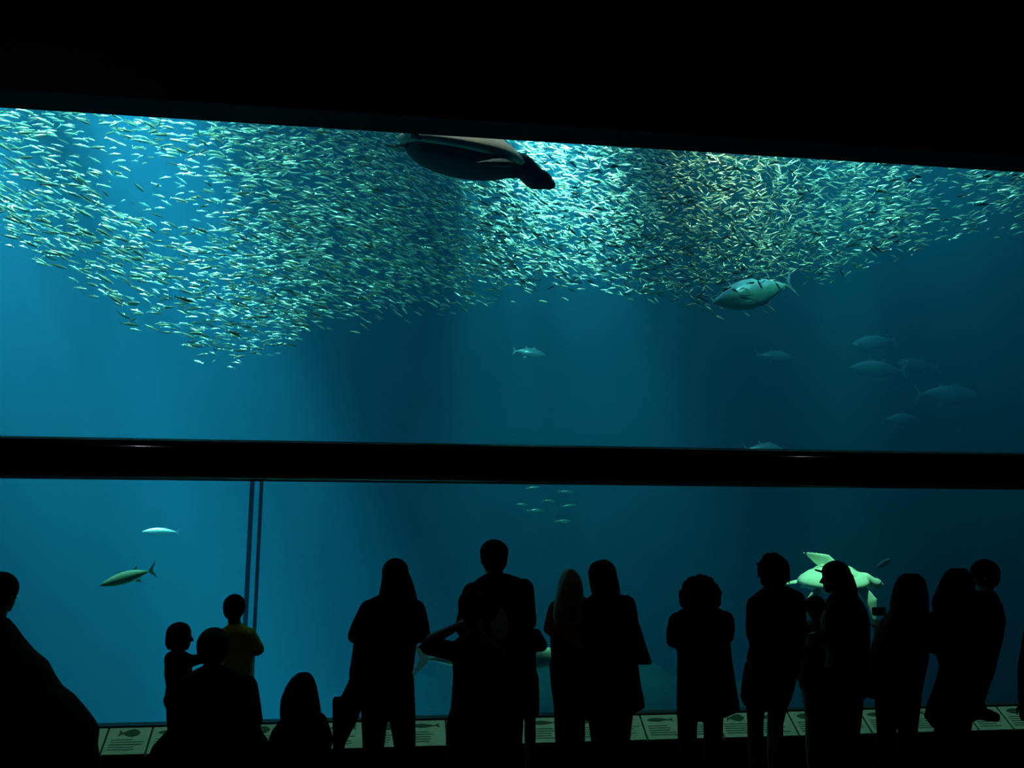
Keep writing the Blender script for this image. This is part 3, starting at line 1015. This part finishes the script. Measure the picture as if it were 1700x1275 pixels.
# ---- boy in yellow
r, d = person('boy in a yellow T-shirt standing at the glass joint', 6.56, 1.34, (389, 1012, 0),
       [[(370, 1055, 0), (362, 1082, 0.02), (372, 1100, 0.12)], [(413, 1053, 0), (429, 1080, 0.0), (417, 1084, 0.14)]],
       legs2(383, 408, 1140, 1200, hx=(384, 404), axr=418, axl=384),
       [(1035, 380, 402, 0.05), (1043, 370, 415, 0.085), (1050, 366, 421, 0.10), (1066, 366, 421, 0.10), (1090, 367, 420, 0.10), (1120, 368, 419, 0.11), (1142, 368, 420, 0.115)],
       'yellow', trouser=0.98, bottom_m='navy', sleeve=0.47, hair={'grow': 1.0}, top_name='shirt', sleeve_r=0.012)

# ---- kneeling adult
person('grey-haired adult kneeling low beside the boy in yellow', 5.4, 1.66, (354, 1079, 0),
       [[(310, 1142, 0), (302, 1200, 0.05), (325, 1225, 0.22)], [(408, 1140, 0), (420, 1195, 0.05), (400, 1222, 0.22)]],
       [[(335, 1262, -0.02, None), (318, None, 0.25, 0.07), (322, None, -0.2, 0.09)], [(388, 1262, -0.02, None), (402, None, 0.25, 0.07), (398, None, -0.2, 0.09)]],
       [(1104, 338, 374, 0.06), (1112, 322, 392, 0.09), (1122, 308, 408, 0.11), (1136, 300, 418, 0.13), (1160, 295, 423, 0.14), (1190, 290, 426, 0.15), (1208, 280, 430, 0.16), (1222, 266, 438, 0.18), (1238, 252, 448, 0.2), (1258, 245, 456, 0.22), (1290, 244, 460, 0.24), (1330, 250, 456, 0.24), (1358, 252, 452, 0.24)],
       'black', bottom_m='black', trouser=0.98, hair={'grow': 1.0}, hair_m='grey_hair', top_name='coat', foot_ball=(0, -1, 0))

# ---- long-haired child, low in the picture
person('small long-haired child, lowest head of all, in front of the hanging coat', 5.0, 1.03, (503, 1148, 0),
       [[(478, 1200, 0), (466, 1232, 0.02), (476, 1262, 0.1)], [(530, 1196, 0), (543, 1228, 0.02), (535, 1262, 0.1)]],
       legs2(490, 519, 1290, 1360, hx=(490, 519), z=0.06),
       [(1178, 488, 520, 0.05), (1186, 474, 534, 0.085), (1196, 464, 541, 0.10), (1210, 452, 546, 0.11), (1224, 446, 548, 0.12), (1242, 444, 547, 0.12), (1275, 446, 548, 0.13), (1310, 444, 552, 0.14)],
       'black', trouser=0.98, bottom_m='black', top_name='jacket',
       hair={'grow': 1.0, 'rows': [(1117, 494, 514, 0.05), (1126, 483, 521, 0.09), (1140, 474, 526, 0.11), (1160, 466, 530, 0.11), (1180, 464, 533, 0.10), (1200, 466, 534, 0.08), (1215, 474, 528, 0.06)]})

# ---- woman with long straight hair
r6, d6 = person('woman with waist-long straight hair standing with bent elbows, a coat hanging beside her', 6.15, 1.66, (656, 958, 0),
       [[(613, 1012, 0), (590, 1055, 0.03), (622, 1058, 0.22)], [(690, 1012, 0), (702, 1052, 0.03), (678, 1062, 0.22)]],
       legs2(620, 672, 1128, 1238, hx=(624, 663), axl=617, axr=678),
       [(985, 634, 676, 0.06), (992, 618, 690, 0.09), (1002, 607, 697, 0.11), (1020, 603, 699, 0.12), (1050, 601, 697, 0.12), (1075, 599, 691, 0.12), (1100, 597, 688, 0.12), (1118, 597, 686, 0.12)],
       'black', trouser=0.99, bottom_m='black', top_name='shirt',
       hair={'grow': 1.0, 'rows': [(931, 646, 668, 0.05), (938, 640, 674, 0.09), (950, 635, 679, 0.11), (970, 632, 687, 0.11), (990, 628, 692, 0.10), (1010, 624, 697, 0.09), (1035, 624, 700, 0.08), (1060, 628, 698, 0.06), (1075, 636, 690, 0.04)]})

# coat over her forearm
bm = bmesh.new()
for rr in ([[(1112, 587, 598, 0.05), (1122, 582, 604, 0.06), (1138, 575, 606, 0.07), (1158, 565, 606, 0.08), (1166, 558, 603, 0.08), (1178, 556, 600, 0.08), (1196, 555, 594, 0.08), (1214, 554, 584, 0.08), (1236, 554, 573, 0.07), (1252, 555, 570, 0.06), (1290, 556, 572, 0.06)]],):
    drape(bm, 6.12, rr[0])
tube(bm, [at(595, 1062, 6.2), at(593, 1090, 6.14), at(592, 1120, 6.12)], [0.03, 0.035, 0.05], 12)
tube(bm, [at(558, 1162, 6.1), at(560, 1200, 6.08), at(561, 1250, 6.08)], [0.025, 0.03, 0.032], 10)
ct = link('coat', remesh(bm, 0.01, 3), M['black'], None)
tag(ct, 'dark coat hanging from the elbow of the waist-long-haired woman', 'coat')

# ---- man in a cap
r8, d8 = person('tall man in a baseball cap, a pale print on the back of his shirt', 6.1, 1.80, (820, 929, 0),
       [[(786, 985, 0), (772, 1045, 0.03), (795, 1075, 0.2)], [(868, 978, 0), (874, 1035, 0.03), (852, 1070, 0.2)]],
       legs2(812, 848, 1112, 1230, hx=(810, 846)),
       [(952, 806, 842, 0.06), (958, 797, 860, 0.085), (966, 786, 872, 0.11), (980, 777, 879, 0.125), (1004, 776, 882, 0.13), (1030, 780, 876, 0.13), (1060, 784, 870, 0.13), (1090, 786, 868, 0.13), (1118, 786, 868, 0.13)],
       'black', trouser=0.98, bottom_m='black', sleeve=0.47, sleeve_r=0.02, top_name='shirt', hair={'grow': 0.97})
hc, hh, R = d8['hc'], d8['hh'], d8['R']
bm = bmesh.new()
ball(bm, hc + R @ Vector((0, -0.05 * hh, 0.2 * hh)), (0.405 * hh, 0.45 * hh, 0.37 * hh), R, 3)
bmesh.ops.bisect_plane(bm, geom=bm.verts[:] + bm.edges[:] + bm.faces[:], plane_co=hc + Vector((0, 0, 0.06 * hh)), plane_no=(0, 0, -1), clear_outer=True)
cap = link('cap', bm_mesh(bm), M['black'], r8)
bm = bmesh.new()
loft(bm, [[hc + R @ Vector((math.sin(a) * 0.36 * hh * q, (0.26 + math.cos(a) * 0.42 * q) * hh, z * hh)) for a in np.linspace(-1.5, 1.5, 11)] + [hc + R @ Vector((0.2 * hh, 0.2 * hh, z * hh)), hc + R @ Vector((-0.2 * hh, 0.2 * hh, z * hh))] for q, z in ((1.0, 0.07), (1.02, 0.10))])
link('visor', bm_mesh(bm), M['black'], cap, False)
bm = bmesh.new()
a0 = at(822, 931, 6.1)
loft(bm, [[Vector((a0.x + u * 0.022, hc.y - 0.475 * hh + 0.018 * u * u + q, a0.z + v * 0.006)) for u, v in ((-1, -1), (0, -1.2), (1, -1), (1, 1), (0, 1.2), (-1, 1))] for q in (0, 0.006)])
link('cap_light_slit', bm_mesh(bm), M['pale'], cap, False)  # pale strip stands for light in the cap's back opening
bm = bmesh.new()
pts = [(832, 1006), (840, 1018), (845, 1040), (842, 1060), (830, 1061), (817, 1052), (814, 1034), (822, 1026)]
loft(bm, [[at(px, py, 6.1 - 0.138 + q) for px, py in pts] for q in (0, 0.012)])
link('shirt_print', bm_mesh(bm), M['pale'], r8, False)

# ---- visitor with elbow out, hands at the head
person('visitor holding one hand to the head, elbow stuck out sideways, before the tall man', 5.6, 1.58, (784, 1011, 0),
       [[(766, 1084, 0), (701, 1070, 0.0), (765, 1037, 0.05)], [(822, 1084, 0), (832, 1140, 0.04), (815, 1160, 0.18)]],
       legs2(772, 812, 1210, 1310, hx=(776, 808)),
       [(1050, 770, 800, 0.055), (1060, 758, 815, 0.08), (1072, 752, 830, 0.10), (1090, 750, 836, 0.11), (1120, 752, 838, 0.115), (1150, 750, 838, 0.12), (1176, 748, 840, 0.125), (1192, 742, 842, 0.13), (1234, 740, 844, 0.14), (1270, 738, 846, 0.14)],
       'grey', trouser=0.98, bottom_m='black', top_name='shirt', hair={'grow': 1.02}, face=10, sleeve=0.42, sleeve_r=0.012)

# ---- child beside the man
person('child in knee-length shorts standing in the lee of the tall man, arm bent', 6.5, 1.26, (868, 1028, 0),
       [[(852, 1058, 0), (846, 1085, 0.03), (858, 1092, 0.14)], [(888, 1054, 0), (899, 1072, 0.0), (884, 1082, 0.12)]],
       legs2(851, 880, 1125, 1180, hx=(855, 877)),
       [(1044, 858, 880, 0.045), (1049, 848, 895, 0.085), (1058, 844, 898, 0.10), (1072, 845, 891, 0.10), (1086, 846, 889, 0.10), (1110, 846, 890, 0.10), (1130, 846, 891, 0.11)],
       'black', trouser=0.5, bottom_m='navy', top_name='shirt', sleeve=0.5, hair={'grow': 1.0})

# ---- blond girl
person('slim blond girl in a red top with loose hair down her back', 6.5, 1.5, (946, 972, 0),
       [[(924, 1010, 0), (913, 1043, 0.03), (928, 1050, 0.16)], [(966, 1003, 0), (972, 1045, 0.02), (958, 1056, 0.16)]],
       legs2(934, 957, 1105, 1172, hx=(932, 957), axl=938, axr=957),
       [(994, 932, 962, 0.05), (999, 920, 973, 0.085), (1010, 914, 975, 0.10), (1030, 913, 972, 0.10), (1050, 914, 968, 0.10), (1075, 914, 968, 0.105), (1095, 916, 968, 0.11), (1112, 919, 966, 0.10)],
       'red', trouser=0.98, bottom_m='black', top_name='top', hair_m='blond',
       hair={'grow': 1.0, 'rows': [(945, 939, 953, 0.05), (952, 933, 959, 0.08), (964, 928, 965, 0.1), (980, 924, 968, 0.10), (1000, 920, 968, 0.09), (1020, 918, 966, 0.07), (1040, 922, 962, 0.05)]})

# ---- toddler crouching at her feet
person('toddler crouching at the feet of the blond girl', 6.0, 0.80, (948, 1214, 0),
       [[(934, 1242, 0), (926, 1262, 0.08), (936, 1276, 0.16)], [(962, 1242, 0), (970, 1262, 0.08), (960, 1276, 0.16)]],
       [[(938, 1290, -0.02, None), (934, None, 0.16, 0.20), (936, None, 0.0, 0.05)], [(958, 1290, -0.02, None), (962, None, 0.16, 0.20), (960, None, 0.0, 0.05)]],
       [(1230, 940, 956, 0.035), (1236, 931, 966, 0.06), (1246, 927, 970, 0.075), (1262, 926, 971, 0.085), (1285, 926, 971, 0.09), (1298, 928, 969, 0.09)],
       'black', trouser=0.98, bottom_m='black', top_name='jacket', hair={'grow': 1.05}, hands=True, head_h=0.165)

# ---- woman in a knee-length coat with a shoulder bag
r12, d12 = person('woman with shoulder-length hair in a knee-length coat, a bag at her side', 6.15, 1.66, (1001, 960, 0),
       [[(980, 1008, 0), (976, 1055, 0.03), (990, 1070, 0.18)], [(1040, 1004, 0), (1050, 1056, 0.03), (1030, 1070, 0.18)]],
       legs2(999, 1028, 1135, 1235, hx=(995, 1030)),
       [(985, 986, 1024, 0.06), (990, 978, 1044, 0.09), (1000, 973, 1049, 0.11), (1020, 970, 1053, 0.12), (1050, 968, 1056, 0.125), (1080, 967, 1058, 0.13), (1105, 966, 1059, 0.13), (1137, 966, 1063, 0.135), (1160, 967, 1068, 0.14), (1174, 968, 1070, 0.14), (1184, 970, 1052, 0.13), (1196, 972, 1040, 0.12)],
       'black', trouser=0.98, bottom_m='black', top_name='coat',
       hair={'grow': 1.02, 'rows': [(931, 990, 1010, 0.05), (937, 981, 1017, 0.09), (950, 977, 1022, 0.11), (966, 979, 1026, 0.11), (982, 982, 1029, 0.10), (996, 988, 1028, 0.07)]})
bag = empty('shoulder_bag', at(1066, 1102, 6.1), 'dark flat shoulder bag hanging behind the elbow of the coated woman', 'bag')
bm = bmesh.new()
loft(bm, [rows_ring(6.1, py, xl, xr, dp, p=4) for py, xl, xr, dp in ((1036, 1050, 1061, 0.03), (1042, 1046, 1062, 0.05), (1072, 1044, 1071, 0.06), (1098, 1042, 1080, 0.065), (1102, 1044, 1079, 0.06))])
link('bag_body', bm_mesh(bm), M['black'], bag)
bm = bmesh.new()
tube(bm, [at(1050, 1040, 6.05), at(1046, 1015, 6.03), at(1042, 990, 6.1), at(1046, 1000, 6.2), at(1054, 1040, 6.16)], [0.012] * 5, 8)
link('bag_strap', bm_mesh(bm), M['black'], bag)

# ---- curly-haired woman
curls = []
for k in range(130):
    a = random.uniform(-0.35, PI + 0.35)
    q = random.uniform(0.7, 0.98)
    curls.append((1163 + math.cos(a) * 33 * q, 990 - math.sin(a) * 34 * q + (4 if math.sin(a) < 0 else 0), random.uniform(0.014, 0.024), random.uniform(-0.1, 0.08)))
person('woman with a wide mop of curly hair and folded arms in a long coat', 6.3, 1.6, (1161, 985, 0),
       [[(1126, 1032, 0), (1118, 1062, 0.05), (1150, 1066, 0.18)], [(1203, 1030, 0), (1207, 1054, 0.05), (1175, 1062, 0.18)]],
       legs2(1141, 1184, 1130, 1205, hx=(1146, 1180)),
       [(1004, 1146, 1178, 0.06), (1012, 1130, 1198, 0.09), (1022, 1120, 1207, 0.11), (1034, 1117, 1210, 0.12), (1050, 1119, 1210, 0.125), (1070, 1124, 1211, 0.13), (1090, 1126, 1213, 0.13), (1112, 1125, 1216, 0.13), (1143, 1127, 1221, 0.135), (1165, 1128, 1225, 0.14), (1180, 1129, 1226, 0.14), (1190, 1135, 1200, 0.12), (1195, 1140, 1194, 0.10)],
       'black', trouser=0.98, bottom_m='black', top_name='coat', sleeve_r=0.02,
       hair={'grow': 1.05, 'curls': curls, 'rows': [(960, 1146, 1177, 0.07), (972, 1136, 1187, 0.11), (988, 1131, 1193, 0.12), (1002, 1129, 1196, 0.11), (1009, 1132, 1192, 0.08)]})

# ---- person in long shorts with tousled hair
person('broad visitor with tousled hair in baggy knee-length shorts, beside the long-coated woman', 6.15, 1.72, (1284, 952, 0),
       [[(1256, 1005, 0), (1252, 1052, 0.03), (1280, 1066, 0.18)], [(1320, 996, 0), (1326, 1050, 0.03), (1300, 1066, 0.18)]],
       legs2(1254, 1287, 1110, 1200, hx=(1256, 1300), axl=1255, axr=1286),
       [(972, 1274, 1304, 0.065), (980, 1262, 1322, 0.09), (990, 1250, 1328, 0.11), (1005, 1246, 1332, 0.13), (1030, 1244, 1334, 0.135), (1056, 1246, 1333, 0.135), (1075, 1246, 1330, 0.135), (1095, 1241, 1328, 0.135)],
       'navy', trouser=0.0, bottom=[(1085, 1246, 1328, 0.13), (1112, 1237, 1325, 0.14), (1135, 1234, 1317, 0.145), (1158, 1232, 1311, 0.145), (1170, 1237, 1305, 0.14), (1177, 1243, 1300, 0.13)],
       bottom_m='black', top_name='shirt', sleeve=0.9, sleeve_r=0.016, face=-20,
       hair={'grow': 1.06, 'strands': [[(1268, 934, 0), (1260, 938, 0), (1253, 935, 0)], [(1266, 950, 0), (1260, 953, 0), (1258, 960, 0)], [(1285, 925, 0), (1275, 919, 0), (1268, 922, 0)], [(1300, 935, 0), (1308, 938, 0), (1311, 946, 0)], [(1302, 955, 0), (1310, 960, 0), (1310, 970, 0)]],
             'curls': [(1276, 930, 0.05, 0), (1296, 936, 0.05, 0), (1270, 948, 0.055, 0), (1274, 964, 0.05, 0), (1268, 938, 0.04, 0), (1300, 955, 0.05, 0), (1286, 926, 0.04, 0)]})

# ---- child between
person('child in a short skirt between the baggy-shorts visitor and the one in the cap', 6.55, 1.3, (1353, 1012, 0),
       [[(1336, 1046, 0), (1331, 1078, 0.03), (1342, 1092, 0.15)], [(1370, 1046, 0), (1376, 1078, 0.03), (1366, 1092, 0.15)]],
       legs2(1346, 1364, 1128, 1190, hx=(1343, 1364), axl=1347),
       [(1030, 1345, 1362, 0.045), (1036, 1334, 1373, 0.085), (1048, 1329, 1377, 0.10), (1070, 1328, 1378, 0.10), (1095, 1327, 1378, 0.10), (1115, 1327, 1378, 0.11)],
       'olive', trouser=0.0, bottom=[(1105, 1330, 1376, 0.10), (1125, 1327, 1380, 0.12), (1142, 1331, 1382, 0.125), (1152, 1335, 1380, 0.12)], bottom_m='black', top_name='shirt', hair={'grow': 1.02})

# ---- woman in profile with visor and long hair
r15, d15 = person('long-haired visitor in a peaked cap looking sideways, before the pale turtle', 6.1, 1.64, (1386, 960, 0),
       [[(1388, 1012, -0.14), (1380, 1060, -0.1), (1362, 1055, 0.06)], [(1408, 1012, 0.13), (1398, 1060, 0.14), (1372, 1062, 0.12)]],
       legs2(1382, 1409, 1128, 1225, hx=(1386, 1412)),
       [(986, 1380, 1410, 0.06), (996, 1376, 1426, 0.12), (1010, 1374, 1432, 0.15), (1030, 1376, 1437, 0.16), (1060, 1378, 1438, 0.155), (1090, 1378, 1438, 0.15), (1115, 1374, 1440, 0.15), (1143, 1370, 1441, 0.15), (1152, 1372, 1436, 0.14), (1166, 1376, 1424, 0.12)],
       'black', trouser=0.98, bottom_m='black', top_name='jacket', face=-80, shoe_face=-40,
       hair={'grow': 1.0, 'dy': 0.0, 'rows': [(944, 1382, 1404, 0.07), (955, 1390, 1412, 0.085), (972, 1392, 1418, 0.085), (990, 1390, 1422, 0.085), (1010, 1394, 1428, 0.09), (1035, 1398, 1432, 0.07)]})
hc, hh, R = d15['hc'], d15['hh'], d15['R']
bm = bmesh.new()
ball(bm, hc + R @ Vector((0, -0.05 * hh, 0.2 * hh)), (0.395 * hh, 0.45 * hh, 0.36 * hh), R, 3)
bmesh.ops.bisect_plane(bm, geom=bm.verts[:] + bm.edges[:] + bm.faces[:], plane_co=hc + Vector((0, 0, 0.1 * hh)), plane_no=(0, 0, -1), clear_outer=True)
cap = link('cap', bm_mesh(bm), M['black'], r15)
bm = bmesh.new()
loft(bm, [[hc + R @ Vector((math.sin(a) * 0.34 * hh * q, (0.26 + math.cos(a) * 0.36 * q) * hh, (z + 0.10 * math.cos(a)) * hh)) for a in np.linspace(-1.5, 1.5, 11)] + [hc + R @ Vector((0.2 * hh, 0.2 * hh, z * hh)), hc + R @ Vector((-0.2 * hh, 0.2 * hh, z * hh))] for q, z in ((1.0, 0.15), (1.02, 0.19))])
link('visor', bm_mesh(bm), M['black'], cap, False)

# ---- woman holding something up at the side
r17, d17 = person('woman with long dark hair in a patterned top lifting something at shoulder height', 6.3, 1.64, (1511, 982, 0),
       [[(1488, 1028, 0), (1466, 1078, 0.04), (1461, 1048, 0.16)], [(1534, 1026, 0), (1536, 1072, 0.03), (1512, 1078, 0.18)]],
       legs2(1472, 1507, 1130, 1205, hx=(1474, 1508)),
       [(1006, 1494, 1526, 0.06), (1012, 1480, 1536, 0.09), (1024, 1470, 1541, 0.11), (1045, 1458, 1542, 0.125), (1070, 1450, 1540, 0.13), (1100, 1444, 1537, 0.135), (1125, 1440, 1531, 0.14), (1145, 1438, 1527, 0.14), (1158, 1440, 1523, 0.13)],
       'olive', trouser=0.98, bottom_m='black', top_name='top', face=-15,
       hair={'grow': 1.0, 'rows': [(952, 1502, 1522, 0.05), (960, 1494, 1530, 0.09), (972, 1489, 1534, 0.11), (988, 1484, 1537, 0.11), (1005, 1480, 1539, 0.10), (1025, 1482, 1539, 0.08), (1045, 1490, 1536, 0.05)]})
ph = empty('compact_camera', at(1460, 1015, 6.5), 'small dark camera held up by the woman in the patterned top', 'camera')
bm = bmesh.new()
c = at(1459, 1015, 6.49)
box_bm(bm, c.x - 0.05, c.x + 0.05, c.y - 0.012, c.y + 0.012, c.z - 0.03, c.z + 0.03)
bmesh.ops.bevel(bm, geom=bm.edges[:], offset=0.006, segments=2, affect='EDGES')
link('camera_body', bm_mesh(bm), M['rail'], ph)
bm = bmesh.new()
tube(bm, [c + Vector((0, 0.01, 0)), c + Vector((0, 0.045, 0))], [0.024, 0.022], 14)
link('lens', bm_mesh(bm), M['rail'], ph)

# ---- embracing pair near the right edge
person('long-haired woman leaning against the man with the lifted foot', 6.1, 1.62, (1589, 972, 0),
       [[(1562, 1022, 0), (1551, 1074, 0.03), (1580, 1080, 0.18)], [(1612, 1022, 0), (1620, 1066, 0.08), (1602, 1074, 0.2)]],
       legs2(1570, 1592, 1128, 1190, hx=(1584, 1606), axl=1558, axr=1580),
       [(996, 1574, 1606, 0.06), (1004, 1560, 1618, 0.09), (1018, 1549, 1624, 0.11), (1045, 1545, 1626, 0.12), (1070, 1547, 1624, 0.125), (1090, 1560, 1622, 0.125), (1109, 1566, 1620, 0.125), (1143, 1556, 1616, 0.135), (1168, 1546, 1612, 0.14), (1192, 1540, 1608, 0.14), (1210, 1554, 1606, 0.12)],
       'black', trouser=0.98, bottom_m='black', top_name='coat', face=30,
       hair={'grow': 1.0, 'rows': [(943, 1580, 1600, 0.05), (952, 1572, 1607, 0.09), (965, 1566, 1612, 0.11), (982, 1558, 1614, 0.11), (998, 1550, 1614, 0.10), (1020, 1552, 1612, 0.08), (1040, 1560, 1606, 0.05)]})
person('man hugging the long-haired woman with one foot lifted behind him', 6.5, 1.76, (1633, 957, 0),
       [[(1612, 1010, -0.12), (1596, 1050, -0.16), (1576, 1060, -0.1)], [(1650, 1008, 0.06), (1640, 1060, 0.14), (1605, 1066, 0.14)]],
       [[(1606, 1120, 0, None), (1596, 1190, 0.03, None), (1590, None, 0.0, 0.085)], [(1624, 1116, 0, None), (1606, 1184, 0.08, None), (1625, 1174, -0.1, None)]],
       [(980, 1618, 1648, 0.06), (990, 1606, 1654, 0.09), (1004, 1600, 1658, 0.12), (1028, 1598, 1664, 0.13), (1056, 1598, 1660, 0.13), (1088, 1596, 1651, 0.13), (1120, 1592, 1643, 0.13), (1142, 1590, 1634, 0.12), (1154, 1592, 1622, 0.11)],
       'black', trouser=0.98, bottom_m='black', top_name='jacket', face=-60, foot_ball=(0.75, -0.1, -0.1),
       hair={'grow': 1.0})
# ---- sliver at the picture's edge
person('person hardly visible, only a sleeve showing at the very edge beyond the hugging pair', 6.2, 1.5, (1738, 985, 0),
       [[(1716, 1040, 0), (1702, 1110, 0.0), (1700, 1165, 0.04)], [(1765, 1040, 0), (1780, 1110, 0.0), (1782, 1165, 0.04)]],
       legs2(1728, 1754, 1140, 1235),
       [(1015, 1724, 1752, 0.06), (1022, 1712, 1766, 0.09), (1040, 1708, 1772, 0.11), (1080, 1708, 1772, 0.115), (1130, 1706, 1774, 0.12), (1150, 1706, 1774, 0.12)],
       'black', trouser=0.98, bottom_m='black', top_name='jacket', hair={'grow': 1.0})
